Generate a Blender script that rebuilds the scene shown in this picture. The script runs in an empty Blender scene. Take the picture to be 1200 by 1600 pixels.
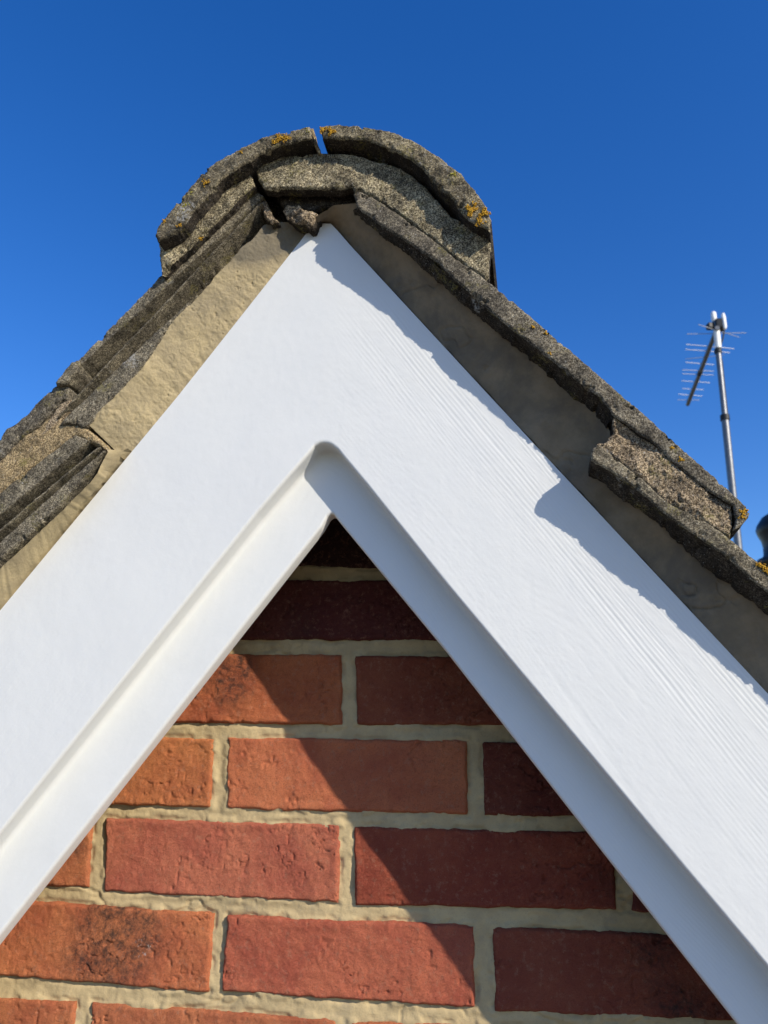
import bpy, math, random
import numpy as np
from mathutils import Matrix, Vector
random.seed(7)
sc = bpy.context.scene
COL = sc.collection

# ---------------------------------------------------------------- camera
F = 1270.86                                    # focal length in photo pixels (1200 x 1600)
PIT, YAW, ROL = 0.3038949, 0.18546507, 0.01134202
CAM = np.array([0.39737957, -0.74776885, -0.18263927])
def cam_axes():
    cy, sy, cp, sp = math.cos(YAW), math.sin(YAW), math.cos(PIT), math.sin(PIT)
    Rz = np.array([[cy, -sy, 0], [sy, cy, 0], [0, 0, 1]])
    fwd = Rz @ np.array([0, cp, sp]); right = Rz @ np.array([1., 0, 0]); up = np.cross(right, fwd)
    c, s = math.cos(ROL), math.sin(ROL)
    return np.array([c*right + s*up, -s*right + c*up, fwd])
MX = cam_axes()
cam = bpy.data.cameras.new('camera'); camo = bpy.data.objects.new('camera', cam); COL.objects.link(camo)
cam.sensor_fit = 'VERTICAL'; cam.sensor_height = 32.0; cam.lens = 32.0*F/1600
cam.clip_start = 0.02; cam.clip_end = 3000
cam.dof.use_dof = True; cam.dof.focus_distance = 0.62; cam.dof.aperture_fstop = 13
camo.matrix_world = Matrix(((MX[0][0], MX[1][0], -MX[2][0], CAM[0]), (MX[0][1], MX[1][1], -MX[2][1], CAM[1]),
                            (MX[0][2], MX[1][2], -MX[2][2], CAM[2]), (0, 0, 0, 1)))
sc.camera = camo
# ---------------------------------------------------------------- sky and sun
SUN = np.array([1.48, -1.0, 1.05]); SUN = SUN/np.linalg.norm(SUN)
elev = math.asin(SUN[2]); azim = math.atan2(SUN[0], SUN[1])
w = bpy.data.worlds.new('World'); sc.world = w; w.use_nodes = True
nt = w.node_tree; bg = nt.nodes['Background']
sky = nt.nodes.new('ShaderNodeTexSky'); sky.sky_type = 'NISHITA'; sky.sun_disc = False
sky.sun_elevation = elev; sky.sun_rotation = azim % (2*math.pi)
sky.altitude = 0; sky.air_density = 1.0; sky.dust_density = 0.3; sky.ozone_density = 3.0
hs = nt.nodes.new('ShaderNodeHueSaturation'); hs.inputs['Saturation'].default_value = 1.35; hs.inputs['Hue'].default_value = .515
nt.links.new(sky.outputs[0], hs.inputs['Color']); nt.links.new(hs.outputs[0], bg.inputs[0]); bg.inputs[1].default_value = 0.15
sl = bpy.data.lights.new('sun', 'SUN'); so = bpy.data.objects.new('sun', sl); COL.objects.link(so)
sl.energy = 4.35; sl.angle = math.radians(0.5); sl.color = (1.0, 0.915, 0.79)
so.rotation_euler = Vector(-SUN).to_track_quat('-Z', 'Y').to_euler(); so.location = (3, -3, 3)
sc.view_settings.view_transform = 'Standard'; sc.view_settings.look = 'None'
sc.view_settings.exposure = 0.34; sc.view_settings.gamma = 1.0; sc.view_settings.use_curve_mapping = False

# ---------------------------------------------------------------- helpers
def P(u, v, y):
    """photo pixel (u, v) carried to the vertical plane at depth y"""
    d = MX.T @ np.array([(u-600)/F, -(v-800)/F, 1.0])
    return CAM + d*((y-CAM[1])/d[1])
def XZ(pts, y):
    return np.array([[P(u, v, y)[0], P(u, v, y)[2]] for u, v in pts])
def hsh(ix, iy, iz, seed):
    n = (ix.astype(np.int64)*374761393 + iy.astype(np.int64)*668265263 + iz.astype(np.int64)*2147483647 + seed*974634777) & 0xffffffff
    n = ((n ^ (n >> 13))*1274126177) & 0xffffffff
    n = (n ^ (n >> 16)) & 0xffffffff
    return n.astype(np.float64)/0xffffffff*2-1
def noise(x, y, seed=0):
    """smooth value noise in 2D, about -1..1"""
    x = np.asarray(x, float); y = np.asarray(y, float); x, y = np.broadcast_arrays(x, y)
    ix = np.floor(x); iy = np.floor(y); fx = x-ix; fy = y-iy
    fx = fx*fx*fx*(fx*(fx*6-15)+10); fy = fy*fy*fy*(fy*(fy*6-15)+10)
    z = np.zeros_like(ix)
    a = hsh(ix, iy, z, seed); b = hsh(ix+1, iy, z, seed); c = hsh(ix, iy+1, z, seed); d = hsh(ix+1, iy+1, z, seed)
    return (a*(1-fx)+b*fx)*(1-fy) + (c*(1-fx)+d*fx)*fy
def fbm(x, y, scale, octv=4, seed=0, gain=.5, ridge=False):
    t = 0; a = 1; s = 1/scale; tot = 0
    for k in range(octv):
        n = noise(np.asarray(x)*s+k*17.3, np.asarray(y)*s-k*9.1, seed+k*31)
        if ridge: n = 1-2*np.abs(n)
        t = t+a*n; tot += a; a *= gain; s *= 2.03
    return t/tot
def sstep(a, b, x):
    t = np.clip((x-a)/(b-a), 0, 1); return t*t*(3-2*t)

def link(o, parent=None, label=None, kind=None, cat=None, group=None):
    COL.objects.link(o)
    if parent is not None: o.parent = parent
    for k, v in (('label', label), ('kind', kind), ('category', cat), ('group', group)):
        if v: o[k] = v
    return o
def mesh(name, verts, faces, mat, parent=None, smooth=True, attrs=None, **kw):
    me = bpy.data.meshes.new(name)
    verts = np.asarray(verts, np.float32); faces = [f for f in faces] if isinstance(faces, list) else faces
    if isinstance(faces, np.ndarray):
        nf = len(faces)
        me.vertices.add(len(verts)); me.vertices.foreach_set('co', verts.ravel())
        me.loops.add(nf*4); me.loops.foreach_set('vertex_index', faces.astype(np.int32).ravel())
        me.polygons.add(nf); me.polygons.foreach_set('loop_start', np.arange(0, nf*4, 4, dtype=np.int32))
        me.update(calc_edges=True)
    else:
        me.from_pydata(verts.tolist(), [], faces); me.update()
    me.polygons.foreach_set('use_smooth', np.full(len(me.polygons), bool(smooth)))
    for k, v in (attrs or {}).items():
        a = me.attributes.new(k, 'FLOAT', 'POINT'); a.data.foreach_set('value', np.asarray(v, np.float32))
    if isinstance(mat, (list, tuple)):
        for m in mat: me.materials.append(m)
    else: me.materials.append(mat)
    o = bpy.data.objects.new(name, me)
    return link(o, parent, **kw)
def empty(name, loc, label, cat, group=None):
    o = bpy.data.objects.new(name, None); o.location = loc; o.empty_display_size = .1
    return link(o, None, label=label, cat=cat, group=group)
def setp(o, parent):
    """parent while the mesh keeps its world coordinates"""
    o.parent = parent
    m = parent.matrix_basis.copy(); p = parent.parent
    while p: m = p.matrix_basis @ m; p = p.parent
    o.matrix_parent_inverse = Matrix.Identity(4); 
    return o

def densify(Q, step, wob, ws, seed, closed=True):
    Q = np.asarray(Q, float); out = []
    n = len(Q)
    for i in range(n if closed else n-1):
        a, b = Q[i], Q[(i+1) % n]; k = max(1, int(np.linalg.norm(b-a)/step))
        for j in range(k): out.append(a+(b-a)*j/k)
    if not closed: out.append(Q[-1])
    out = np.array(out)
    if wob:
        out = out + wob*np.stack([fbm(out[:, 0], out[:, 1], ws, 5, seed, .62), fbm(out[:, 0], out[:, 1], ws, 5, seed+77, .62)], 1)
    return out
def inside(px, pz, Q):
    r = np.zeros(px.shape, bool); n = len(Q)
    for i in range(n):
        x1, z1 = Q[i]; x2, z2 = Q[(i+1) % n]
        if z1 == z2: continue
        c = (z1 > pz) != (z2 > pz)
        r ^= c & (px < (x2-x1)*(pz-z1)/(z2-z1)+x1)
    return r
def nearest(V, Q):
    d = np.empty(len(V)); idx = np.empty(len(V), int)
    for s in range(0, len(V), 2000):
        D = ((V[s:s+2000, None, :]-Q[None])**2).sum(2)
        idx[s:s+2000] = D.argmin(1); d[s:s+2000] = np.sqrt(D.min(1))
    return d, idx
def slab(name, Q, y, thick, mat, parent, res=.0015, wob=.001, ws=.012, seed=1, r=.003, hfun=None, amp=.0006, nsc=.006, side=None, chip=0.,
         attrs=None, px=True, back=True, **kw):
    """a stone- or brick-like block: outline Q in the x-z plane, front face a height field at depth y, real thickness"""
    if px: Q = XZ(Q, y)
    Q = densify(Q, .001, wob, ws, seed)
    x0, z0 = Q.min(0)-res; x1, z1 = Q.max(0)+res
    nx = int((x1-x0)/res)+2; nz = int((z1-z0)/res)+2
    xs = x0+np.arange(nx)*res; zs = z0+np.arange(nz)*res
    gx, gz = np.meshgrid(xs[:-1]+res/2, zs[:-1]+res/2, indexing='ij')
    inc = inside(gx, gz, Q)
    vid = -np.ones((nx, nz), int); cnt = np.zeros((nx, nz), int)
    for a in (0, 1):
        for b in (0, 1): cnt[a:nx-1+a, b:nz-1+b] += inc
    used = cnt > 0; vid[used] = np.arange(used.sum())
    ii, jj = np.nonzero(used)
    V = np.stack([xs[ii], zs[jj]], 1)
    d, idx = nearest(V, Q)
    bd = cnt[used] < 4
    V[bd] = Q[idx[bd]]; d[bd] = 0
    h = np.where(d < r, r-np.sqrt(np.maximum(r*r-(r-np.minimum(d, r))**2, 0)), 0)
    h = h + amp*fbm(V[:, 0], V[:, 1], nsc, 5, seed+5, .7)*sstep(0, r*.7, d)
    if chip: h = h + chip*sstep(.25, .7, fbm(V[:, 0], V[:, 1], .009, 4, seed+6, .6))*sstep(.007, .001, d)
    if hfun is not None: h = h + hfun(V[:, 0], V[:, 1], d)
    front = np.stack([V[:, 0], y+h, V[:, 1]], 1)
    ci, cj = np.nonzero(inc)
    a = vid[ci, cj]; b = vid[ci+1, cj]; c = vid[ci+1, cj+1]; e = vid[ci, cj+1]
    faces = np.stack([a, b, c, e], 1)
    ed = np.concatenate([np.stack([a, b], 1), np.stack([b, c], 1), np.stack([c, e], 1), np.stack([e, a], 1)])
    key = set(map(tuple, ed.tolist())); be = [p for p in ed.tolist() if (p[1], p[0]) not in key]
    be = np.array(be); bv = np.unique(be); m = {int(v): k for k, v in enumerate(bv)}
    n0 = len(front); rows = [front]; prev = {v: v for v in m}; allf = [faces]
    nrow = max(2, min(6, int(thick/.004)))
    for k in range(1, nrow+1):
        q = front[bv].copy()
        yy = q[:, 1] + (y+thick-q[:, 1])*k/nrow
        q[:, 1] = yy
        if k < nrow:
            g = .0008 if wob else 0
            q[:, 0] += g*fbm(q[:, 0]+yy*3, q[:, 2]-yy*5, .006, 3, seed+9); q[:, 2] += g*fbm(q[:, 2]+yy*3, q[:, 0]-yy*5, .006, 3, seed+11)
        rows.append(q); off = n0+(k-1)*len(bv)
        cur = {v: off+m[v] for v in m}
        allf.append(np.array([[prev[p1], cur[p1], cur[p2], prev[p2]] for p1, p2 in be.tolist()]))
        prev = cur
    if back:
        bk = front.copy(); bk[:, 1] = y+thick; off = sum(len(q) for q in rows)
        # back sheet shares the outline: reuse rim verts
        remap = np.arange(len(front))+off
        for v in m: remap[v] = prev[v]
        rows.append(bk); allf.append(remap[faces][:, ::-1])
    verts = np.concatenate(rows); F_ = np.concatenate(allf)
    at = {}
    if attrs:
        for k, f in attrs.items(): at[k] = f(verts[:, 0], verts[:, 2])
    o = mesh(name, verts, F_, [mat, side] if side else mat, parent, attrs=at, **kw)
    if side:
        mi = np.ones(len(F_), np.int32); mi[:len(faces)] = 0; o.data.polygons.foreach_set('material_index', mi)
    o.data.set_sharp_from_angle(angle=math.radians(60))
    return o

def resample(A, n):
    A = np.asarray(A, float); s = np.r_[0, np.cumsum(np.linalg.norm(np.diff(A, axis=0), axis=1))]; s /= s[-1]
    t = np.asarray(n, float) if not np.isscalar(n) else np.linspace(0, 1, n)
    return np.stack([np.interp(t, s, A[:, k]) for k in range(3)], 1)
def grid_faces(nu, nv, off=0):
    i, j = np.meshgrid(np.arange(nu-1), np.arange(nv-1), indexing='ij')
    a = (i*nv+j).ravel()+off
    return np.stack([a, a+nv, a+nv+1, a+1], 1)
def tube(name, pts, rad, mat, parent=None, n=12, cap=True, **kw):
    pts = [Vector(p) for p in pts]; V = []; Fc = []
    rad = rad if isinstance(rad, (list, tuple)) else [rad]*len(pts)
    up = None
    for i, p in enumerate(pts):
        d = (pts[min(i+1, len(pts)-1)]-pts[max(i-1, 0)]).normalized()
        ref = Vector((0, 0, 1)) if abs(d.z) < .9 else Vector((1, 0, 0))
        s = d.cross(ref).normalized(); t = s.cross(d)
        for k in range(n):
            a = 2*math.pi*k/n; V.append(p+s*math.cos(a)*rad[i]+t*math.sin(a)*rad[i])
    for i in range(len(pts)-1):
        for k in range(n): Fc.append((i*n+k, i*n+(k+1) % n, (i+1)*n+(k+1) % n, (i+1)*n+k))
    if cap: Fc.append(tuple(range(n))[::-1]); Fc.append(tuple((len(pts)-1)*n+k for k in range(n)))
    o = mesh(name, [tuple(v) for v in V], Fc, mat, parent, **kw)
    o.data.set_sharp_from_angle(angle=math.radians(50))
    return o
def box(name, c, s, mat, parent=None, bev=0, rz=0, **kw):
    import bmesh
    bm = bmesh.new(); bmesh.ops.create_cube(bm, size=1)
    for v in bm.verts: v.co = Vector((v.co.x*s[0], v.co.y*s[1], v.co.z*s[2]))
    if bev: bmesh.ops.bevel(bm, geom=bm.edges[:], offset=bev, segments=2, affect='EDGES', profile=.6)
    bmesh.ops.rotate(bm, verts=bm.verts, cent=(0, 0, 0), matrix=Matrix.Rotation(rz, 3, 'Z'))
    bmesh.ops.translate(bm, verts=bm.verts, vec=c)
    me = bpy.data.meshes.new(name); bm.to_mesh(me); bm.free(); me.materials.append(mat)
    return link(bpy.data.objects.new(name, me), parent, **kw)

# ---------------------------------------------------------------- materials
class M:
    def __init__(s, name):
        s.m = bpy.data.materials.new(name); s.m.use_nodes = True; s.nt = s.m.node_tree
        s.b = s.nt.nodes['Principled BSDF']; s.co = s.nt.nodes.new('ShaderNodeTexCoord').outputs['Object']
    def n(s, t, **kw):
        q = s.nt.nodes.new(t)
        for k, v in kw.items(): setattr(q, k, v)
        return q
    def L(s, a, b): s.nt.links.new(a, b)
    def noise(s, scale, detail=6, rough=.6, dist=0, vec=None, off=0):
        q = s.n('ShaderNodeTexNoise'); q.inputs['Scale'].default_value = scale; q.inputs['Detail'].default_value = detail
        q.inputs['Roughness'].default_value = rough; q.inputs['Distortion'].default_value = dist
        v = vec or s.co
        if off:
            mp = s.n('ShaderNodeMapping'); mp.inputs['Location'].default_value = (off, off*1.7, -off); s.L(v, mp.inputs['Vector']); v = mp.outputs[0]
        s.L(v, q.inputs['Vector']); return q.outputs['Fac']
    def ramp(s, fac, stops):
        q = s.n('ShaderNodeValToRGB'); e = q.color_ramp.elements
        while len(e) < len(stops): e.new(.5)
        for el, (p, c) in zip(e, stops):
            el.position = p; el.color = (*c, 1) if len(c) == 3 else c
        s.L(fac, q.inputs[0]); return q.outputs[0]
    def mix(s, fac, a, b, mode='MIX'):
        q = s.n('ShaderNodeMix', data_type='RGBA', blend_type=mode)
        for k, v in ((0, fac), (6, a), (7, b)):
            if isinstance(v, (int, float)): q.inputs[k].default_value = v
            elif isinstance(v, tuple): q.inputs[k].default_value = (*v, 1)
            else: s.L(v, q.inputs[k])
        return q.outputs[2]
    def val(s, fac, lo, hi, a=0., b=1.):
        q = s.n('ShaderNodeMapRange'); q.interpolation_type = 'SMOOTHSTEP'
        for k, v in zip((1, 2, 3, 4), (lo, hi, a, b)): q.inputs[k].default_value = v
        s.L(fac, q.inputs[0]); return q.outputs[0]
    def math(s, op, a, b):
        q = s.n('ShaderNodeMath', operation=op)
        for k, v in ((0, a), (1, b)):
            if isinstance(v, (int, float)): q.inputs[k].default_value = v
            else: s.L(v, q.inputs[k])
        return q.outputs[0]
    def attr(s, name):
        q = s.n('ShaderNodeAttribute', attribute_name=name); return q.outputs['Fac']
    def bump(s, h, strength, dist, prev=None):
        q = s.n('ShaderNodeBump'); q.inputs['Strength'].default_value = strength; q.inputs['Distance'].default_value = dist
        s.L(h, q.inputs['Height'])
        if prev: s.L(prev, q.inputs['Normal'])
        return q.outputs[0]
    def done(s, col, rough=.9, normal=None, metal=0, spec=.3):
        if isinstance(col, tuple): s.b.inputs['Base Color'].default_value = (*col, 1)
        else: s.L(col, s.b.inputs['Base Color'])
        if isinstance(rough, float) or isinstance(rough, int): s.b.inputs['Roughness'].default_value = rough
        else: s.L(rough, s.b.inputs['Roughness'])
        s.b.inputs['Metallic'].default_value = metal; s.b.inputs['Specular IOR Level'].default_value = spec
        if normal: s.L(normal, s.b.inputs['Normal'])
        return s.m

def mat_concrete(name, light, mid, dark, algae=.5, off=0., grit=.92):
    m = M(name)
    fine = m.noise(750, 3, .75, off=off); fin2 = m.noise(1500, 2, .7, off=off+1); med = m.noise(230, 7, .8, off=off); big = m.noise(28, 6, .6, off=off+3)
    col = m.ramp(m.math('ADD', m.math('MULTIPLY', med, .55), m.math('MULTIPLY', m.noise(48, 6, .65, off=off+40), .45)), [(.38, dark), (.50, mid), (.60, light)])
    col = m.mix(m.val(fine, .42, .60), m.mix(1.0, col, (1-.58*grit, 1-.6*grit, 1-.62*grit), 'MULTIPLY'), m.mix(1.0, col, (1+.55*grit, 1+.53*grit, 1+.46*grit), 'MULTIPLY'))
    col = m.mix(m.val(fin2, .40, .62), m.mix(1.0, col, (.62, .62, .6), 'MULTIPLY'), m.mix(1.0, col, (1.3, 1.3, 1.28), 'MULTIPLY'))
    blk = m.math('MULTIPLY', m.val(big, .44, .60), m.val(m.noise(420, 5, .75, off=off+9), .40, .54))
    col = m.mix(m.math('MULTIPLY', blk, algae), col, (.030, .028, .026))
    wht = m.val(m.noise(650, 2, .6, off=off+5), .69, .73)
    col = m.mix(wht, col, (.55, .53, .47))
    patch = m.math('MULTIPLY', m.val(m.noise(26, 3, .6, off=off+30), .66, .72), m.val(m.noise(350, 4, .7, off=off+31), .47, .55))
    col = m.mix(m.math('MULTIPLY', patch, .7), col, (.48, .47, .43))
    yel = m.math('MULTIPLY', m.val(m.noise(45, 4, .6, off=off+11), .56, .66), m.val(m.noise(500, 3, .6, off=off+12), .46, .56))
    col = m.mix(m.math('MULTIPLY', yel, .5), col, (.30, .26, .08))
    h = m.bump(m.noise(700, 6, .8, off=off), 1., .0016)
    h = m.bump(m.noise(220, 6, .75, off=off), .8, .0028, h)
    return m.done(col, .95, h, spec=.12)
CON_TILE = mat_concrete('tile_concrete', (.44, .385, .28), (.26, .228, .17), (.085, .075, .058), .5)
CON_TILE2 = mat_concrete('tile_concrete_dark', (.36, .32, .245), (.20, .177, .14), (.06, .054, .045), .6, 4.)
CON_SHADE = mat_concrete('shaded_underside', (.12, .10, .08), (.06, .05, .04), (.02, .017, .015), .6, 6.)  # near-black concrete: shade of undersides and recess put into the colour
CON_RIDGE = mat_concrete('ridge_tile_concrete', (.42, .365, .25), (.25, .215, .15), (.07, .062, .048), .65, 8.)
CON_FILL = mat_concrete('ridge_bedding', (.58, .50, .34), (.34, .295, .20), (.10, .085, .062), .5, 12., 1.2)
CON_BED = mat_concrete('old_bedding_mortar', (.60, .48, .33), (.36, .285, .20), (.11, .088, .065), .35, 16., 1.15)
CON_TAN = mat_concrete('tan_bedding_mortar', (.55, .42, .24), (.42, .32, .185), (.20, .155, .095), .12, 20.)

def mat_verge(name, a, b, stain):
    m = M(name)
    col = m.mix(m.val(m.noise(38, 6, .65), .35, .65), a, b)
    col = m.mix(m.math('MULTIPLY', m.val(m.noise(700, 4, .7), .55, .75), .35), col, (.20, .16, .10))
    if stain:
        col = m.mix(m.math('MULTIPLY', m.val(m.noise(16, 7, .7, .4, off=2), .45, .68), stain), col, (.10, .092, .078))
    col = m.mix(m.math('MULTIPLY', m.attr('soot_shade'), .9), col, (.085, .078, .065))
    h = m.bump(m.noise(420, 6, .7), .55, .0009)
    h = m.bump(m.noise(70, 5, .6), .35, .003, h)
    return m.done(col, .93, h, spec=.2)
VM_L = mat_verge('verge_mortar_tan', (.43, .345, .195), (.34, .275, .16), .3)
VM_R = mat_verge('verge_mortar_shaded', (.27, .21, .135), (.20, .155, .10), .6)  # darker copy of the tan mortar: shade put into its colour, plus stains

m = M('pointing_mortar')
col = m.mix(m.val(m.noise(45, 5, .6), .35, .65), (.50, .385, .205), (.41, .315, .17))
col = m.mix(m.math('MULTIPLY', m.val(m.noise(900, 3, .7), .55, .72), .4), col, (.22, .18, .12))
col = m.mix(m.math('MULTIPLY', m.val(m.noise(24, 6, .65, off=5), .55, .7), .35), col, (.24, .215, .17))
h = m.bump(m.noise(650, 6, .7), .5, .0007); h = m.bump(m.noise(120, 5, .6), .35, .002, h)
MORTAR = m.done(col, .93, h, spec=.2)

def mat_brick():
    m = M('red_brick')
    oi = m.n('ShaderNodeObjectInfo')
    base = oi.outputs['Color']
    vec = m.n('ShaderNodeVectorMath', operation='ADD'); m.L(m.co, vec.inputs[0])
    sc_ = m.n('ShaderNodeVectorMath', operation='SCALE'); sc_.inputs[0].default_value = (7, 3, 5); m.L(oi.outputs['Random'], sc_.inputs['Scale'])
    m.L(sc_.outputs[0], vec.inputs[1]); v = vec.outputs[0]
    big = m.noise(22, 5, .6, vec=v); med = m.noise(190, 7, .8, vec=v); fine = m.noise(1000, 4, .7, vec=v)
    col = m.mix(m.val(big, .3, .7), m.mix(1., base, (.84, .72, .74), 'MULTIPLY'), m.mix(1., base, (1.12, 1.18, 1.08), 'MULTIPLY'))
    col = m.mix(m.math('MULTIPLY', m.val(med, .52, .66), .45), col, (.56, .29, .18))
    col = m.mix(m.math('MULTIPLY', m.val(med, .45, .28), .45), col, m.mix(1., base, (.5, .42, .42), 'MULTIPLY'))
    col = m.mix(m.math('MULTIPLY', m.val(fine, .52, .64), .45), col, m.mix(1., base, (.45, .4, .4), 'MULTIPLY'))
    soot_shade = m.math('MULTIPLY', m.attr('soot_shade'), m.val(m.noise(120, 8, .8, .3, vec=v), .38, .66, .12, .92))
    col = m.mix(soot_shade, col, (.045, .036, .032))
    wh = m.math('MULTIPLY', m.attr('chalk'), m.val(m.noise(260, 5, .7, vec=v), .55, .68, 0, .7))
    col = m.mix(wh, col, (.75, .72, .68))
    h = m.bump(m.noise(800, 5, .85, vec=v), 1., .0018)
    h = m.bump(m.noise(260, 8, .82, .8, vec=v), 1., .0029, h)
    return m.done(col, .88, h, spec=.25)
BRICK = mat_brick()

def mat_paint(name, grain):
    m = M(name)
    col = m.mix(m.val(m.noise(9, 5, .6), .3, .7), (.675, .682, .655), (.66, .668, .648))
    col = m.mix(m.math('MULTIPLY', m.val(m.noise(240, 3, .6), .70, .78), .25), col, (.6, .6, .58))
    h = m.bump(m.noise(420, 4, .6), .10, .0007)
    h = m.bump(m.noise(60, 3, .5), .05, .003, h)
    return m.done(col, m.val(m.noise(30, 3, .5), .3, .7, .42, .56), h, spec=.4)
PAINT = mat_paint('white_paint', 0)

def plain(name, c, rough=.5, metal=0, nsc=200, amt=.25, bump=.2):
    m = M(name); col = m.mix(m.val(m.noise(nsc, 5, .6), .3, .7), c, tuple(x*(1-amt) for x in c))
    return m.done(col, rough, m.bump(m.noise(nsc*2, 4, .6), bump, .0006), metal)
ALU = plain('dull_aluminium', (.20, .205, .21), .45, .8, 60, .25)
ALU_D = plain('weathered_boom_aluminium', (.17, .175, .18), .5, .8, 60, .3)
ROD = plain('aerial_rod_aluminium', (.42, .43, .45), .45, .6, 60, .1)
PLAST = plain('white_plastic', (.82, .82, .78), .4, 0, 60, .05)
BLACK = plain('black_plastic', (.018, .02, .022), .5, 0, 60, .2)
POT = plain('dark_glazed_clay', (.018, .022, .022), .42, 0, 30, .5, .5)
GALV = plain('caulk_filler', (.72, .72, .70), .6, 0, 90, .2)
TIMBER = plain('roof_underside_boards', (.06, .045, .035), .9, 0, 30, .4)
m = M('ground_paving')
ga = m.mix(m.val(m.noise(.8, 6, .6), .35, .65), (.20, .165, .12), (.16, .135, .09))
GROUND = m.done(ga, .95)
m = M('orange_lichen')
col = m.ramp(m.noise(520, 5, .7), [(.3, (.16, .08, .01)), (.5, (.48, .26, .02)), (.7, (.66, .42, .05))])
LICHEN = m.done(col, .95, m.bump(m.noise(900, 4, .7), 1., .001))
m = M('green_yellow_lichen')
col = m.ramp(m.noise(520, 5, .7), [(.3, (.12, .10, .02)), (.5, (.36, .32, .05)), (.7, (.50, .46, .12))])
LICHEN_G = m.done(col, .95, m.bump(m.noise(900, 4, .7), 1., .001))

# ---------------------------------------------------------------- depths (metres in front of the brick face are negative)
YF, YS, YB = -.107, -.0854, -.0715          # board face, inner strip face, back of the strip
YTL = -.126
YT = -.138                                 # verge tile edges
AL = math.radians(52.28)
nR = np.array([math.sin(AL), math.cos(AL)]); nL = np.array([-math.sin(AL), math.cos(AL)])    # x-z, outward across each rake
dR = np.array([math.cos(AL), -math.sin(AL)]); dL = np.array([-math.cos(AL), -math.sin(AL)])

# ---------------------------------------------------------------- ground
gs = 1500
mesh('ground', [(-gs, -gs, -4.2), (gs, -gs, -4.2), (gs, gs, -4.2), (-gs, gs, -4.2)], [(0, 1, 2, 3)], GROUND, kind='structure', smooth=False)

# ---------------------------------------------------------------- house
apex = P(507, 350, YF)
house = empty('house', (0, 0, 0), 'red brick house gable under white painted bargeboards and lichen spotted concrete tiles', 'house')
# wall body: a gable-shaped block down to the ground, its face 8 mm behind the brick faces
tw = .335
def ray_t(n, t, z): return (t-n[1]*z)/n[0]
zt = .5*(tw/nR[1]+.02); ap = np.linalg.solve(np.array([nR, nL]), np.array([.335, 0.0]))
xl = ap[0]+dL[0]*2.4; xr = ap[0]+dR[0]*2.4; zl = ap[1]+dL[1]*2.4
wp = [(ap[0], ap[1]), (xr, zl), (xr, -4.3), (xl, -4.3), (xl, zl)]
V = [(x, .010, z) for x, z in wp]+[(x, 5.5, z) for x, z in wp]
wall = mesh('wall', V, [(4, 3, 2, 1, 0), (5, 6, 7, 8, 9)]+[(i, (i+1) % 5, (i+1) % 5+5, i+5) for i in range(5)], MORTAR, house, smooth=False)

# brick outlines: pixel quads where the photo shows them, the bond carried on around them
QUADS = {(-1, 0): [(300, 788), (660, 790), (660, 886), (300, 884)], (0, 0): [(362, 905), (724, 908), (724, 1001), (362, 998)],
 (1, 0): [(165, 1020), (533, 1023), (534, 1132), (160, 1128)], (1, 1): [(555, 1024), (925, 1028), (930, 1134), (558, 1132)],
 (2, -1): [(-30, 1150), (333, 1154), (329, 1261), (-30, 1251)], (2, 0): [(355, 1153), (729, 1156), (730, 1273), (354, 1264)],
 (2, 1): [(753, 1159), (1150, 1165), (1155, 1276), (757, 1274)],
 (3, -1): [(-230, 1275), (143, 1283), (136, 1387), (-240, 1375)], (3, 0): [(165, 1278), (530, 1289), (529, 1411), (160, 1393)],
 (3, 1): [(552, 1292), (960, 1301), (962, 1421), (555, 1414)], (3, 2): [(987, 1303), (1400, 1320), (1400, 1442), (989, 1424)],
 (4, -1): [(-65, 1400), (331, 1427), (327, 1551), (-70, 1520)], (4, 0): [(355, 1430), (740, 1447), (742, 1575), (346, 1549)],
 (4, 1): [(768, 1449), (1180, 1466), (1187, 1596), (774, 1581)],
 (5, -1): [(-260, 1545), (116, 1566), (113, 1690), (-265, 1665)], (5, 0): [(142, 1567), (524, 1594), (522, 1718), (138, 1690)],
 (5, 1): [(548, 1596), (950, 1612), (950, 1740), (550, 1720)]}
COLS = {(0, 0): (.17, .045, .036), (-1, 0): (.07, .03, .026), (-1, 1): (.09, .032, .027), (1, 0): (.52, .15, .065), (1, 1): (.36, .10, .052), (2, -1): (.56, .185, .075), (2, 0): (.56, .165, .08),  # top-row and shaded bricks: shade put into a darker base colour
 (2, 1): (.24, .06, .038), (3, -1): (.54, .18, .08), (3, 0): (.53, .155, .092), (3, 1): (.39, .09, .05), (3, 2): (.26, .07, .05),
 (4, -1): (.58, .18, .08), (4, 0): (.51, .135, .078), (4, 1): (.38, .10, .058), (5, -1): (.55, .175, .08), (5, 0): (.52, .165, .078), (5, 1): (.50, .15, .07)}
def blob(u, v, r, yy=0.):
    c = P(u, v, yy); e = P(u+r, v, yy); R = abs(e[0]-c[0])
    return lambda x, z: np.exp(-(((x-c[0])**2+(z-c[2])**2)/R**2)**1.5)
SOOT = {(4, -1): [(180, 1470, 64, 1.3), (150, 1500, 48, .9), (200, 1440, 48, .9)], (1, 0): [(357, 1072, 34, 1.2), (375, 1035, 26, .9)],
        (3, -1): [(122, 1325, 14, .8)], (4, 1): [(1020, 1480, 34, .9), (1050, 1560, 40, .7), (1090, 1585, 40, .7)], (3, 1): [(940, 1380, 30, .5)], (0, 0): [(470, 985, 30, .5)]}
OUT = []
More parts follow.
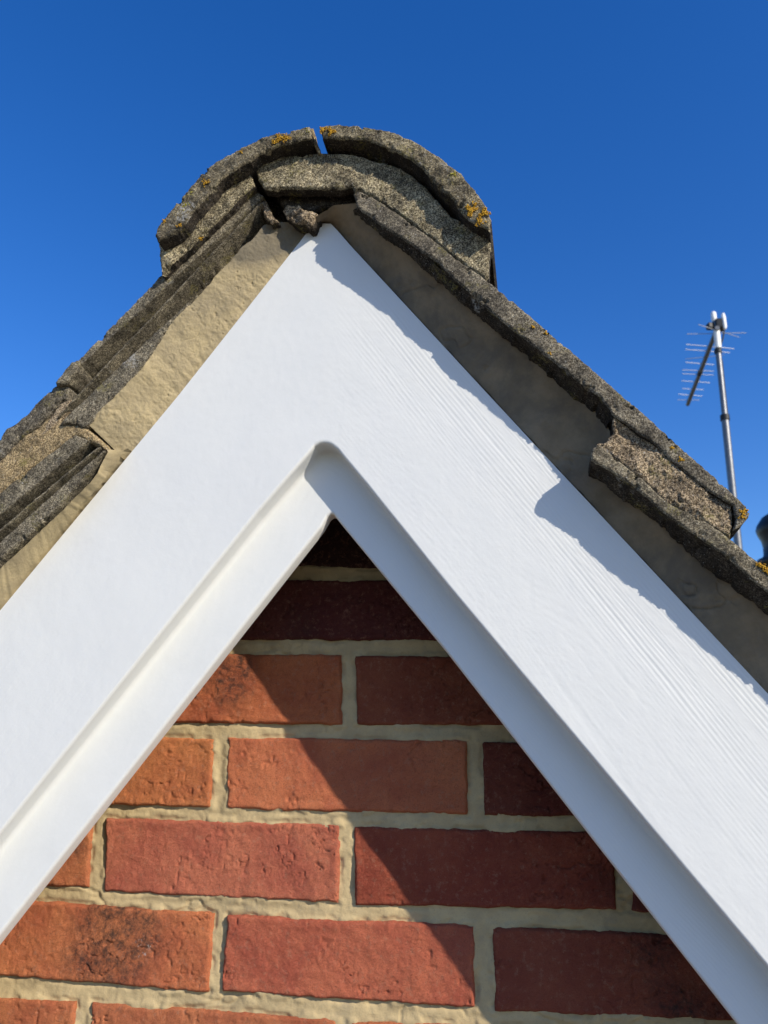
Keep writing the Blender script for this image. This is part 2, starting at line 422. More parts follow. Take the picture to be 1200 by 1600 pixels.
def brick(key, rr, fine):
    i = key[1]
    if key in QUADS:
        Q = XZ(QUADS[key], 0.0)
    else:
        off = .5 if key[0] % 2 == 0 else 0.
        x0 = (i+off)*.225+.006; x1 = x0+.213; z0 = -.075*key[0]-.006; z1 = z0-.063
        Q = np.array([(x0, z0), (x1, z0), (x1, z1), (x0, z1)])
    lim = ap[1]-np.abs(Q[:, 0]-ap[0])*math.tan(AL)
    if not fine and (Q[:, 1] > lim-.02).any() : return
    seed = 100+key[0]*13+(i+9)*7
    rn = random.Random(seed)
    sh = rn.uniform(-.0006, .0006)
    if fine:
        tx, tz = rn.uniform(-.003, .003), rn.uniform(-.012, .012)
        cx, cz = Q.mean(0)
        def hf(x, z, d):
            g = sh + (x-cx)*tx + (z-cz)*tz
            g = np.minimum(g + .0011*fbm(x, z, .035, 3, seed+3), .0011) + .0010*fbm(x, z, .009, 5, seed+4, .7)
            cr = 1-np.abs(fbm(x, z, .030, 4, seed+6, .55)); c2 = sstep(.976, .996, cr)*sstep(.0, .4, noise(x/.05, z/.05, seed+8))
            g = g + .0017*c2                                         # hairline drag marks and creases
            pit = sstep(.55, .8, noise(x/.004, z/.004, seed+12))*sstep(.2, .6, noise(x/.03, z/.03, seed+13)); g = g+.0012*pit
            lip = sstep(.010, .003, d)*sstep(-.2, .6, noise(x/.02, z/.02, seed+14)); g = g-.0008*lip
            return np.minimum(g, .0017) - .0006
        at = {}
        ss = [(blob(*q[:3]), q[3]) for q in SOOT.get(key, [])]
        at['soot_shade'] = lambda x, z: np.clip(sum(k*f(x, z) for f, k in ss), 0, 1) if ss else np.zeros(len(x))
        ck = [blob(228, 1481, 15), blob(238, 1474, 9)] if key == (4, -1) else []
        at['chalk'] = lambda x, z: np.clip(sum(f(x, z) for f in ck), 0, 1) if ck else np.zeros(len(x))
        o = slab('brick', Q, 0.0, .02, BRICK, wall, res=.00125, wob=.0016, ws=.014, seed=seed, r=.0028, hfun=hf, amp=.0005, nsc=.004, attrs=at, px=False, back=False)
        OUT.append(densify(Q, .001, .0016, .014, seed))
    else:
        o = slab('brick', Q, sh, .02, BRICK, wall, res=.012, wob=0, seed=seed, r=.002, amp=.0, px=False, back=False)
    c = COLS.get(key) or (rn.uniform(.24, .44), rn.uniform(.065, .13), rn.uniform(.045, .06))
    if c[0] > .45: c = tuple(min(q*k, .75) for q, k in zip(c, (1.22, 1.28, 1.25)))      # bricks in the sun: sunlight lifted into their base colour
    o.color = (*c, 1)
for r in range(-1, 12):
    for i in range(-5, 7):
        key = (r, i); off = .5 if r % 2 == 0 else 0.
        fine = key in QUADS
        if key == (-1, 1): continue
        brick(key, r, fine)

# pointing: one height field between and around the bricks
x0, x1, z0, z1 = -.16, .66, -.47, .14; res = .0014
xs = np.arange(x0, x1, res); zs = np.arange(z0, z1, res); gx, gz = np.meshgrid(xs, zs, indexing='ij'); X, Z = gx.ravel(), gz.ravel()
H = .0026 + .0013*fbm(X, Z, .045, 3, 51) + .0006*fbm(X, Z, .012, 4, 52, .6) + .0004*fbm(X, Z, .0035, 3, 53)
ras = np.zeros((len(xs), len(zs)))
for q in OUT:
    iq = np.round((q[:, 0]-xs[0])/res).astype(int); jq = np.round((q[:, 1]-zs[0])/res).astype(int)
    k = (iq > 1) & (iq < len(xs)-2) & (jq > 1) & (jq < len(zs)-2); ras[iq[k], jq[k]] = 1
def dil(a):
    b = a.copy(); b[1:] = np.maximum(b[1:], a[:-1]); b[:-1] = np.maximum(b[:-1], a[1:])
    c = b.copy(); c[:, 1:] = np.maximum(c[:, 1:], b[:, :-1]); c[:, :-1] = np.maximum(c[:, :-1], b[:, 1:]); return c
def blur(a):
    p = np.pad(a, 1, mode='edge'); return sum(p[i:i+a.shape[0], j:j+a.shape[1]]*w for i, j, w in ((0,0,1),(0,1,2),(0,2,1),(1,0,2),(1,1,4),(1,2,2),(2,0,1),(2,1,2),(2,2,1)))/16
near2 = np.clip(1.5*blur(dil(ras)), 0, 1).ravel(); near3 = blur(blur(dil(dil(ras)))).ravel()
gate = noise(X/.028, Z/.012, 151)+.5*noise(X/.009, Z/.006, 152)
H = np.maximum(H, .0012)
H = H + .0017*near2*sstep(.02, .45, gate) - .0016*near3*sstep(-.25, -.55, gate)
H = H + .0016*sstep(.93, .99, 1-np.abs(fbm(X, Z*2.5, .05, 3, 55)))*sstep(0, .5, noise(X/.04, Z/.04, 56))
fc = grid_faces(len(xs), len(zs))
lim = ap[1]-np.abs(X-ap[0])*math.tan(AL)
ok = (Z < lim-.01)[fc].all(1); fc = fc[ok]
uv_ = np.unique(fc); rm = -np.ones(len(X), int); rm[uv_] = np.arange(len(uv_))
mesh('pointing', np.stack([X, H, Z], 1)[uv_], rm[fc], MORTAR, wall)

# ---------------------------------------------------------------- bargeboards
def line3(pts, y):
    ys = y if isinstance(y, (list, tuple)) else [y]*len(pts)
    return np.array([P(u, v, q) for (u, v), q in zip(pts, ys)])
def extend(A, L):
    d = A[-1]-A[-2]; d = d/np.linalg.norm(d); return np.vstack([A, A[-1]+d*L])
ust = lambda n, far, f: np.r_[np.linspace(0, f, n), np.linspace(f, 1, far)[1:]]
def arc_param(A, n, vis, far):
    L = np.linalg.norm(np.diff(A, axis=0), axis=1).sum(); f = min(vis/L, .98)
    return np.r_[np.linspace(0, f, n), np.linspace(f, 1, far)[1:]]
def board(side):
    R = side == 'R'
    if R:
        O = line3([(507, 349), (517, 349.5), (528, 361), (547, 383), (834, 693), (1200, 1084)], YF)
        S = line3([(505, 691.5), (512, 692), (519, 695), (529, 703), (540, 717), (575, 759), (700, 915), (1200, 1511)], YF)
        Lo = line3([(522, 803), (532, 816), (700, 1020), (984, 1384), (1153, 1600)], YS)
        n_, d_ = nR, dR
    else:
        O = line3([(507, 349), (494, 350), (484, 357), (470, 376), (277, 620), (0, 954)], YF)
        S = line3([(505, 691.5), (498, 692.5), (491, 696), (484, 705), (475, 716), (400, 802), (0, 1300)], YF)
        Lo = line3([(522, 803), (516, 802), (510, 806.5), (500, 824), (0, 1459)], YS)
        n_, d_ = nL, dL
    if R: O[:, 0] += 0
    O = extend(O, 1.7); S = extend(S, 1.55); Lo = extend(Lo, 1.5)
    nu = 420
    Ou = resample(O, arc_param(O, nu, .66, 10)); Su = resample(S, arc_param(S, nu, .60, 10)); Lu = resample(Lo, arc_param(Lo, nu, .52, 10))
    NU = len(Ou); nv = 120
    rows = []
    back = Ou.copy(); back[:, 1] = YF+.034; rows.append(back)
    tv = np.r_[0, np.linspace(.004, .992, nv), 1.0]
    rc = .0022
    for k, t_ in enumerate(tv):
        q = Ou*(1-t_)+Su*t_; rows.append(q.copy())
    nfront = len(tv)
    # pull-in rounding at the lower arris
    A = np.stack(rows, 1)
    x, z = A[:, :, 0], A[:, :, 2]
    s_ = (x-apex[0])*d_[0]+(z-apex[2])*d_[1]; tt = (x-apex[0])*n_[0]+(z-apex[2])*n_[1]
    h = .00030*fbm(x, z, .06, 2, 61)+.00006*fbm(x, z, .005, 3, 62)
    if R:
        curl = np.exp(-((s_-.40)/.13)**2)*np.exp(-((tt+.075)/.035)**2)
        wv = tt + .055*s_ + .0028*fbm(s_/2.5, tt, .06, 3, 63) + -.004*curl*noise(s_/.09, tt/.03, 60)
        lam = .0031
        cyc = wv/lam + .9*noise(wv/.012, s_/.5, 64)
        rid = (.5+.5*np.sin(2*math.pi*cyc))**.7
        rid2 = .5+.5*np.sin(2*math.pi*wv/.0016+3*noise(s_/.08, wv/.004, 65))
        rowm = .35+.65*(.5+.5*noise(s_/.16, wv/.007, 66))
        m1 = sstep(.05, .20, s_)*(sstep(-.075, -.035, tt)*.9+.10)*rowm
        m1 = np.maximum(m1, .55*sstep(.42, .60, s_)*sstep(-.12, -.05, tt)*rowm)
        h = h + .00044*m1*rid + .00007*rid2*sstep(.05, .2, s_)*(.5+.5*noise(s_/.06, wv/.01, 59))
        ln = sstep(.80, .98, 1-np.abs(noise(wv/.0065, s_/.35, 67)))*sstep(.0, .5, noise(s_/.12, wv/.008, 58))
        h = h + .00010*ln*sstep(.1, .3, s_)
    else:
        wv = tt+.006*fbm(s_, tt*2, .2, 2, 68)
        h = h + .00010*(.5+.5*np.sin(2*math.pi*wv/.004))*sstep(.25, .4, s_)
        h = h + .00010*fbm(s_/3, tt, .008, 3, 69)
    edge = np.zeros(A.shape[1]); edge[-1] = rc*.5; edge[1] = 0
    A[:, 1:, 1] += h[:, 1:]*(np.r_[0.3, np.ones(nfront-2), .2][None, :])
    A[:, -1, 1] += rc*.45
    # round under the arris and run back 20 mm
    under = []
    nrm = np.array([n_[0], 0, n_[1]])
    for (yy, tin) in ((YF+rc*1.4, -.0004), (YF+.006, 0), (YS-.004, 0), (YS+.004, 0)):
        q = Su.copy(); q[:, 1] = yy; q = q+nrm*tin*1.0; under.append(q)
    A = np.concatenate([A]+[u[:, None, :] for u in under], 1)
    nvv = A.shape[1]
    fcs = grid_faces(NU, nvv)
    if R: fcs = fcs[:, ::-1]
    b = mesh('bargeboard', A.reshape(-1, 3), fcs, PAINT, house,
             label='white bargeboard with raised wood grain and a jagged tile shadow along its top, right slope' if R else
                   'smooth white bargeboard in full sun on the left slope')
    b.data.set_sharp_from_angle(angle=math.radians(62))
    # inner strip: cove, face, lower edge, return
    Sb = Su.copy(); Sb[:, 1] = YS
    cols = []
    rc2 = .0045
    for a in np.linspace(0, math.pi/2, 6):
        q = Sb.copy(); q[:, 1] = YS-rc2*(1-math.sin(a)); q = q-nrm*rc2*(1-math.cos(a)); cols.append(q)
    c0 = cols[-1]
    for t_ in np.linspace(0, 1, 34)[1:]:
        q = c0*(1-t_)+Lu*t_; q[:, 1] = YS
        xx, zz = q[:, 0], q[:, 2]; s2 = (xx-apex[0])*d_[0]+(zz-apex[2])*d_[1]; t2 = (xx-apex[0])*n_[0]+(zz-apex[2])*n_[1]
        hh = .0004*fbm(xx, zz, .06, 2, 71)+.00012*fbm(s2/4, t2, .004, 3, 72)
        if R: hh = hh+.00014*np.sin(2*math.pi*(t2+.004*noise(s2/.1, t2*0, 73))/.0026)*sstep(.15, .3, s2)
        if t_ < 1: q[:, 1] += hh
        else: q[:, 1] += .0009
        cols.append(q)
    for yy, tin in ((YS+.003, -.0006), (YB, -.0006), (YB, .05)):
        q = Lu.copy(); q[:, 1] = yy; q = q+nrm*tin; cols.append(q)
    B = np.stack(cols, 1); fcs = grid_faces(NU, B.shape[1])
    if R: fcs = fcs[:, ::-1]
    st = mesh('inner_strip', B.reshape(-1, 3), fcs, [PAINT, TIMBER], b)
    mi = np.zeros(len(fcs), np.int32); mi[np.arange(len(fcs)) % (B.shape[1]-1) == B.shape[1]-2] = 1; st.data.polygons.foreach_set('material_index', mi)
    st.data.set_sharp_from_angle(angle=math.radians(60))
    return b, Ou
bR, OR_ = board('R'); bL, OL_ = board('L')

# ---------------------------------------------------------------- roof
# roof slopes (underside closes the eaves), ridge axis runs back from the gable
roof_top = 0.036
def roof_slab():
    V = []; aR = np.array([nR, nL]); 
    tR = apex[[0, 2]]@nR; tL = apex[[0, 2]]@nL
    lo = np.linalg.solve(aR, np.array([tR-.004, tL-.004])); hi = np.linalg.solve(aR, np.array([tR+roof_top, tL+roof_top]))
    prof = [lo+dL*2.6, lo, lo+dR*2.6, hi+dR*2.6+nR*0.02, hi, hi+dL*2.6+nL*.02]
    for y in (-.088, 5.8):
        V += [(p[0], y, p[1]) for p in prof]
    n = 6
    Fc = [(0, 1, 4, 5), (1, 2, 3, 4), (6, 11, 10, 7), (7, 10, 9, 8)]
    Fc += [(i, i+n, (i+1) % n+n, (i+1) % n) for i in range(n)]
    return mesh('roof', V, Fc, TIMBER, house, smooth=False)
roof = roof_slab()

# verge mortar: sloping bands between board edge and tiles
def ribbon(name, A, B, ya, yb, nu, nv, mat, parent, amp, nsc, seed, thick=.014, extra=None, attrs=None, ext=None, wobA=0, wobB=0, **kw):
    A = line3(A, ya) if not isinstance(A, np.ndarray) else A; B = line3(B, yb) if not isinstance(B, np.ndarray) else B
    A = resample(A, nu); B = resample(B, nu)
    if wobA:
        A[:, 0] += wobA*fbm(A[:, 0], A[:, 2], .008, 3, seed+1); A[:, 2] += wobA*fbm(A[:, 0], A[:, 2], .008, 3, seed+2)
    if wobB:
        B[:, 0] += wobB*fbm(B[:, 0], B[:, 2], .005, 3, seed+3); B[:, 2] += wobB*fbm(B[:, 0], B[:, 2], .005, 3, seed+4)
    v = np.linspace(0, 1, nv)[None, :, None]
    G = A[:, None, :]*(1-v)+B[:, None, :]*v
    x, z = G[..., 0], G[..., 2]
    G[..., 1] += amp*fbm(x, z, nsc, 5, seed, .55)
    if extra is not None: G[..., 1] += extra(x, z, np.broadcast_to(v[..., 0], x.shape))
    cols = [np.stack([G[:, 0, 0], G[:, 0, 1]+thick, G[:, 0, 2]], 1)]+[G[:, k] for k in range(nv)]+[np.stack([G[:, -1, 0], G[:, -1, 1]+thick*.6, G[:, -1, 2]], 1)]
    # ends closed too
    T = np.stack(cols, 1)
    e0 = T[0].copy(); e0[:, 1] = T[0, 0, 1]; e1 = T[-1].copy(); e1[:, 1] = T[-1, 0, 1]
    T = np.concatenate([e0[None], T, e1[None]], 0)
    f_ = grid_faces(T.shape[0], T.shape[1])
    at = {k: f(T[..., 0].ravel(), T[..., 2].ravel()) for k, f in (attrs or {}).items()}
    o = mesh(name, T.reshape(-1, 3), f_, mat, parent, attrs=at, **kw)
    o.data.set_sharp_from_angle(angle=math.radians(55))
    return o
zero = lambda x, z: np.zeros(len(x))
def below_right_extend(pts, du, dv): return pts+[(pts[-1][0]+du, pts[-1][1]+dv)]
def crackR(x, z, v):
    c = 1-np.abs(fbm(x, z, .09, 4, 91, .5)); return .0012*sstep(.985, .998, c) + .0010*sstep(.55, .75, noise(x/.006, z/.006, 92))*sstep(.4, .7, noise(x/.03, z/.03, 93))
ribbon('verge_mortar', [(498, 350), (512, 349), (530, 361), (549, 383), (836, 693.5), (1202, 1085.5), (1502, 1405)],
       [(490, 342), (522, 322), (556, 318), (640, 370), (725, 440), (800, 500), (880, 570), (935, 628), (945, 655), (960, 690), (1015, 755), (1104, 836), (1200, 918), (1500, 1160)],
       YF+.006, [-.122, -.124, -.130, -.128, -.126, -.122, -.117, -.115, -.116, -.120, -.124, -.122, -.121, -.121], 420, 90, VM_R, house,
       .0022, .04, 90, extra=lambda x, z, v: crackR(x, z, v)+.003*np.sin(math.pi*v), attrs={'soot_shade': zero}, wobB=0, wobA=.0009,
       label='shaded grey brown verge mortar under the right slope tiles')
# left: upper thick piece, lower thinner piece
def pitsL(x, z, v):
    return .0011*sstep(.35, .7, fbm(x, z, .004, 3, 82, .6))*sstep(.1, .5, noise(x/.02, z/.02, 83)) + .0006*fbm(x, z, .018, 3, 84) + .0004*sstep(.985, .998, 1-np.abs(fbm(x, z, .07, 4, 87, .5))) + .0006*fbm(x, z, .003, 3, 86, .7)
shadeU = [blob(400, 350, 60, -.12), blob(375, 380, 40, -.12), blob(430, 345, 45, -.12)]  # dark blobs paint the cast shade at the mortar's upper end
ribbon('verge_mortar', [(136, 661), (180, 620), (227, 570), (266, 508), (330, 440), (378, 387), (392, 376), (412, 352), (440, 346), (486, 350)],
       [(196, 719), (277, 621), (420, 447), (470, 377), (484, 358), (494, 351), (509, 350)], [YTL-.001]*4+[YTL, YTL+.002, YTL+.004, YTL+.008, YTL+.010, YTL+.012], YF+.002, 360, 90, VM_L, house,
       .0018, .03, 80, extra=pitsL, attrs={'soot_shade': lambda x, z: np.clip(.9*sum(f(x, z) for f in shadeU), 0, .85)}, wobB=.0010, wobA=.0010,
       label='thick tan verge mortar beside the long left tile')
ribbon('verge_mortar', [(-220, 1062), (0, 887), (82, 812), (112, 782), (152, 738), (170, 702)],
       [(-220, 1220), (0, 954), (125, 801), (206, 706)], YTL-.002, YF+.002, 260, 70, VM_L, house,
       .0006, .035, 85, extra=lambda x, z, v: .001+.35*pitsL(x, z, v), attrs={'soot_shade': zero}, wobB=.0010, wobA=.0012,
       label='thinner tan verge mortar at the lower left')

def sdist(a, b, y=YTL):
    A, B = P(*a, y), P(*b, y); A = A[[0, 2]]; B = B[[0, 2]]; d = (B-A)/np.linalg.norm(B-A); n = np.array([-d[1], d[0]])
    if n[1] < 0: n = -n
    return lambda x, z: (x-A[0])*n[0]+(z-A[1])*n[1]
def grooved(lA, lB, lC, wr=.0028, seed=0):
    dA, dB, dC = sdist(*lA), sdist(*lB), sdist(*lC)
    def hf(x, z, d):
        wv = .0005*fbm(x, z, .02, 3, seed+40)
        a = dA(x, z)+wv; b = dB(x, z)+wv; c = dC(x, z)+wv
        g = .024*sstep(.0004, -.0010, a)                                   # first channel
        g = g - .0245*sstep(.0006, -.0006, b)                              # rib
        g = g + .0235*sstep(-wr, -wr-.0012, b)                             # second channel
        g = g - .0240*sstep(.0006, -.0008, c)                              # lower lip
        return g + .0005*fbm(x, z, .02, 3, seed+41)
    return hf
# left tiles
slab('verge_tile', [(395, 290), (412, 307), (405, 345), (392, 372), (378, 387), (266, 509), (227, 571), (133, 671), (118, 662), (100, 664), (88, 654), (106, 618), (104, 594), (124, 560), (210, 473), (252, 429)],
     YTL, .05, CON_TILE, roof, wob=.0011, ws=.005, chip=.005, seed=201, r=.0014, res=.0011, hfun=grooved(((105, 593), (307, 405)), ((87, 652), (350, 375)), ((94, 660), (336, 432)), seed=201), amp=.0008,
     label='long left verge tile with interlock ribs along its edge')
slab('verge_tile', [(117, 679), (136, 687), (166, 704), (154, 716), (147, 732), (107, 777), (77, 807), (-5, 882), (-165, 1019), (-160, 900), (0, 769), (60, 722)],
     YTL, .05, CON_TILE, roof, wob=.0014, chip=.005, seed=202, r=.0014, res=.0011, hfun=grooved(((0, 806), (136, 692)), ((0, 826), (150, 700)), ((0, 846), (147, 716)), seed=202), amp=.0008,
     label='lower left verge tile with a pale broken end')
slab('verge_tile', [(107, 598), (104, 625), (92, 628), (75, 647), (57, 666), (27, 688), (13, 704), (0, 716), (-150, 850), (-150, 800), (0, 686), (10, 667), (22, 662), (38, 650), (55, 630), (73, 612), (87, 602)],
     YTL, .05, CON_TILE2, roof, wob=.0016, chip=.005, seed=203, r=.0022, amp=.0012, label='upper left verge tile of the next course against the sky')
slab('roof_tile', [(112, 564), (123, 561), (121, 580), (105, 598), (86, 602), (85, 595)], YT+.006, .05, CON_TILE, roof, wob=.0012, seed=204, r=.003)
slab('bedding_mortar', [(95, 655), (103, 660), (122, 662), (140, 672), (160, 690), (167, 704), (137, 690), (117, 681), (60, 724), (0, 773), (-160, 905), (-160, 850), (0, 716), (13, 704), (27, 688), (57, 667), (75, 650)],
     YTL+.001, .04, CON_TAN, roof, wob=.0014, seed=205, r=.0030, amp=.0012, nsc=.004, hfun=lambda x, z, d: .0022*fbm(x, z, .02, 3, 206), label='tan bedding mortar between two left verge tiles')
slab('bedding_mortar', [(92, 630), (108, 622), (112, 632), (100, 652), (85, 668), (60, 690), (50, 690), (75, 655)],
     YTL+.002, .03, CON_BED, roof, wob=.001, seed=207, r=.003, amp=.001)
# right tiles
slab('verge_tile', [(551, 300), (557, 322), (595, 352), (640, 380), (683, 409), (712, 438), (740, 462), (782, 500), (836, 542), (893, 588), (939, 622), (960, 650), (1016, 688), (1058, 727), (1104, 765), (1146, 790), (1150, 812), (1146, 828), (1158, 823), (1170, 808), (1172, 797),
                    (1142, 767), (1104, 734), (1054, 690), (1005, 645), (952, 600), (912, 566), (828, 493), (762, 438), (709, 402), (677, 375), (624, 335), (581, 306), (560, 296)],
     YT-.001, .05, CON_TILE2, roof, wob=.0011, ws=.005, side=CON_SHADE, chip=.005, seed=211, r=.0014, res=.0012, amp=.0009, hfun=lambda x, z, d: .0010*fbm(x, z, .02, 3, 212), label='long right verge tile with orange lichen at its lower tip')
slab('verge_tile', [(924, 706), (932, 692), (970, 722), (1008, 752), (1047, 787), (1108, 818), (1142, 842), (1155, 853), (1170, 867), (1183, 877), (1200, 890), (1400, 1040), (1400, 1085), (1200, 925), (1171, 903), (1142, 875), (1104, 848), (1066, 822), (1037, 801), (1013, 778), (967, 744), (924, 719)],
     YT, .05, CON_TILE, roof, wob=.0011, ws=.005, side=CON_SHADE, chip=.005, seed=213, r=.0014, res=.0012, amp=.0009, label='lower right verge tile showing under the coarse bedding')
def coarse(x, z, d):
    s_ = x*dR[0]+z*dR[1]; t_ = x*nR[0]+z*nR[1]
    return .0036*fbm(s_/2.2, t_, .011, 6, 215, .78)+.0030*fbm(s_, t_, .03, 2, 216)
slab('bedding_mortar', [(955, 656), (962, 649), (1016, 686), (1058, 725), (1104, 763), (1144, 789), (1147, 815), (1142, 843), (1108, 821), (1047, 790), (1008, 755), (970, 725), (930, 694), (945, 690), (957, 676)],
     YT+.0015, .04, CON_BED, roof, res=.0011, wob=.0022, ws=.008, side=CON_SHADE, seed=214, r=.0018, hfun=coarse, amp=.0012, nsc=.003, label='coarse crumbling bedding mortar between the right verge tiles')
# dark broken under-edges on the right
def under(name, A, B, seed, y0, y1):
    ribbon(name, A, B, y0, y1, 260, 14, CON_SHADE, roof, .0028, .006, seed, thick=.01, wobA=.0012, wobB=.0022)
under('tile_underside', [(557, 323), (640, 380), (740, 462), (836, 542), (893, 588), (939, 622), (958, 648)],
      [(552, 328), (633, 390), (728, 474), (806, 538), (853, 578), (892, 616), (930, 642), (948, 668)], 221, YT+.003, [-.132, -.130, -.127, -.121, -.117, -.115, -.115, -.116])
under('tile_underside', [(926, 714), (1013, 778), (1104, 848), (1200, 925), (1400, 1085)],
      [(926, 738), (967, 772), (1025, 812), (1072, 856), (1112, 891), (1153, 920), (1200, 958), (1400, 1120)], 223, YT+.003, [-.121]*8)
# ridge: bedding and the two halves of the broken half-round tile
slab('ridge_mortar', [(396, 252), (402, 277), (412, 294), (432, 296), (436, 293), (462, 296), (500, 294), (530, 294), (550, 292), (553, 302), (560, 296), (581, 306), (624, 335), (677, 375), (709, 402), (757, 438), (763, 432), (764, 408), (768, 388), (765, 372),
                      (735, 352), (707, 338), (690, 318), (664, 289), (627, 262), (586, 250), (552, 240), (520, 239), (500, 238), (465, 241), (430, 245)],
     YT+.0005, .012, CON_FILL, roof, res=.0012, wob=.0016, side=CON_SHADE, chip=.005, seed=231, r=.0026, amp=.0011, nsc=.004, hfun=lambda x, z, d: .0018*fbm(x, z, .015, 4, 232, .6), label='pale gritty ridge bedding under the right half of the ridge tile')
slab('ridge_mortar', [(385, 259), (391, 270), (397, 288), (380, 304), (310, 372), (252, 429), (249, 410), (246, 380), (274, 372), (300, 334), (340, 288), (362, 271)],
     YTL-.0108, .014, CON_FILL, roof, res=.0012, wob=.0016, side=CON_SHADE, chip=.005, seed=233, r=.0026, amp=.0011, nsc=.004, hfun=lambda x, z, d: .0022*fbm(x, z, .015, 4, 234, .6)+.006*np.exp(-(((x-P(277, 386, YTL)[0])/.006)**2+((z-P(277, 386, YTL)[2])/.003)**2)), label='ridge bedding left of the crack')
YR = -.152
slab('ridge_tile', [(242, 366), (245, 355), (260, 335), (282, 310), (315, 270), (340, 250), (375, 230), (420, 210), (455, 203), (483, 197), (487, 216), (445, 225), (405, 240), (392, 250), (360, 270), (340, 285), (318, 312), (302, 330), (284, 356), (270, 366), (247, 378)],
     YR, .42, CON_RIDGE, roof, wob=.0016, ws=.007, side=CON_SHADE, chip=.005, seed=241, r=.002, res=.0012, amp=.0017, nsc=.005, hfun=lambda x, z, d: .0014*fbm(x, z, .014, 4, 242, .6), label='left half of the cracked round ridge tile, spotted with yellow lichen')
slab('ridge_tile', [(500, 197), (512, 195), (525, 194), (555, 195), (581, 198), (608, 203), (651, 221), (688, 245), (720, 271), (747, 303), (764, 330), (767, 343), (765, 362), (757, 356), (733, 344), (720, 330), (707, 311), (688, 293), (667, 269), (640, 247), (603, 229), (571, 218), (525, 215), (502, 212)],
     YR, .42, CON_RIDGE, roof, wob=.0015, ws=.007, side=CON_SHADE, chip=.005, seed=243, r=.002, res=.0012, amp=.0017, nsc=.005, hfun=lambda x, z, d: .0014*fbm(x, z, .014, 4, 244, .6), label='right half of the cracked round ridge tile with orange lichen at its end')
# the unbroken ridge tiles that carry on behind the first one
e0, e1, et = P(242, 366, YR), P(765, 362, YR), P(512, 195, YR)
for k in range(11):
    cx_, cz_ = (e0[0]+e1[0])/2, (e0[2]+e1[2])/2; Rx, Rz = abs(e1[0]-e0[0])/2-.006, et[2]-cz_-.006
    y0, y1 = .285+k*.465, .285+k*.465+.455; n = 20; V = []
    for y in (y0, y1):
        for q in (1.0, .84):
            V += [(cx_-Rx*q*math.cos(math.pi*i/n), y, cz_+Rz*q*math.sin(math.pi*i/n)) for i in range(n+1)]
    N = n+1; Fc = []
    for i in range(n):
        Fc += [(i, i+1, 2*N+i+1, 2*N+i), (N+i+1, N+i, 3*N+i, 3*N+i+1), (i, N+i, N+i+1, i+1), (2*N+i, 2*N+i+1, 3*N+i+1, 3*N+i)]
    o = mesh('ridge_tile', V, Fc, CON_RIDGE, roof); o.data.set_sharp_from_angle(angle=math.radians(50))
# old broken mortar in the ridge recess, its back sheets coloured dark for shade
slab('ridge_mortar', [(384, 300), (420, 285), (575, 285), (580, 335), (525, 352), (470, 354), (400, 384), (380, 388)], -.096, .03, CON_SHADE, roof, wob=.002, seed=251, r=.004, amp=.003, nsc=.008,
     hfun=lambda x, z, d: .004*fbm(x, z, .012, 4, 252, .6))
slab('ridge_mortar', [(428, 298), (480, 290), (557, 290), (553, 314), (536, 322), (505, 325), (488, 332), (470, 326), (452, 330), (438, 320)], -.120, .016, CON_SHADE, roof, res=.0011, wob=.0025, ws=.01, seed=253, r=.003, amp=.003, nsc=.008)
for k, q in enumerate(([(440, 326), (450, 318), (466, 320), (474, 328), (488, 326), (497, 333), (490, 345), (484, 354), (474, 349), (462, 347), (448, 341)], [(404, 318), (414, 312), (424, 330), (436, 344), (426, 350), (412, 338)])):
    slab('mortar_or_tile_piece', q, -.124, .03, CON_BED, roof, res=.001, wob=.0035, ws=.010, seed=255+k, r=.003, amp=.004, nsc=.010, side=CON_SHADE, hfun=lambda x, z, d: .004*fbm(x, z, .014, 4, 259, .6))
# pale tan sliver added as the sunlit broken end of the left ridge tile
slab('mortar_or_tile_piece', [(484, 200), (489, 199), (492, 212), (500, 236), (497, 238), (489, 222)], -.143, .012, CON_TAN, roof, wob=.0005, seed=258, r=.0015, amp=.0004)
# second course of plain tiles behind the verge, stepping down both slopes
import bmesh
def courses(n_, d_, ex):
    bm = bmesh.new()
    tA = apex[[0, 2]]@n_+roof_top+.002
    base = np.array([apex[0], apex[2]]); base = base+n_*(tA-base@n_)
    for c in range(8):
        a = base+d_*(.05+c*.30); b = a+d_*.32
        for k in range(17):
            y0 = -.08+k*.335; y1 = y0+.33
            p = [a, b, b+n_*.016, a+n_*.004]
            vs = [bm.verts.new((q[0], y, q[1])) for y in (y0, y1) for q in p]
            for f in ((0, 1, 2, 3), (7, 6, 5, 4), (0, 4, 5, 1), (1, 5, 6, 2), (2, 6, 7, 3), (3, 7, 4, 0)): bm.faces.new([vs[i] for i in f])
    bmesh.ops.recalc_face_normals(bm, faces=bm.faces)
    me = bpy.data.meshes.new('tile_courses'); bm.to_mesh(me); bm.free(); me.materials.append(CON_TILE2)
    link(bpy.data.objects.new('tile_courses', me), roof, kind='stuff')
courses(nR, dR, 0); courses(nL, dL, 0)

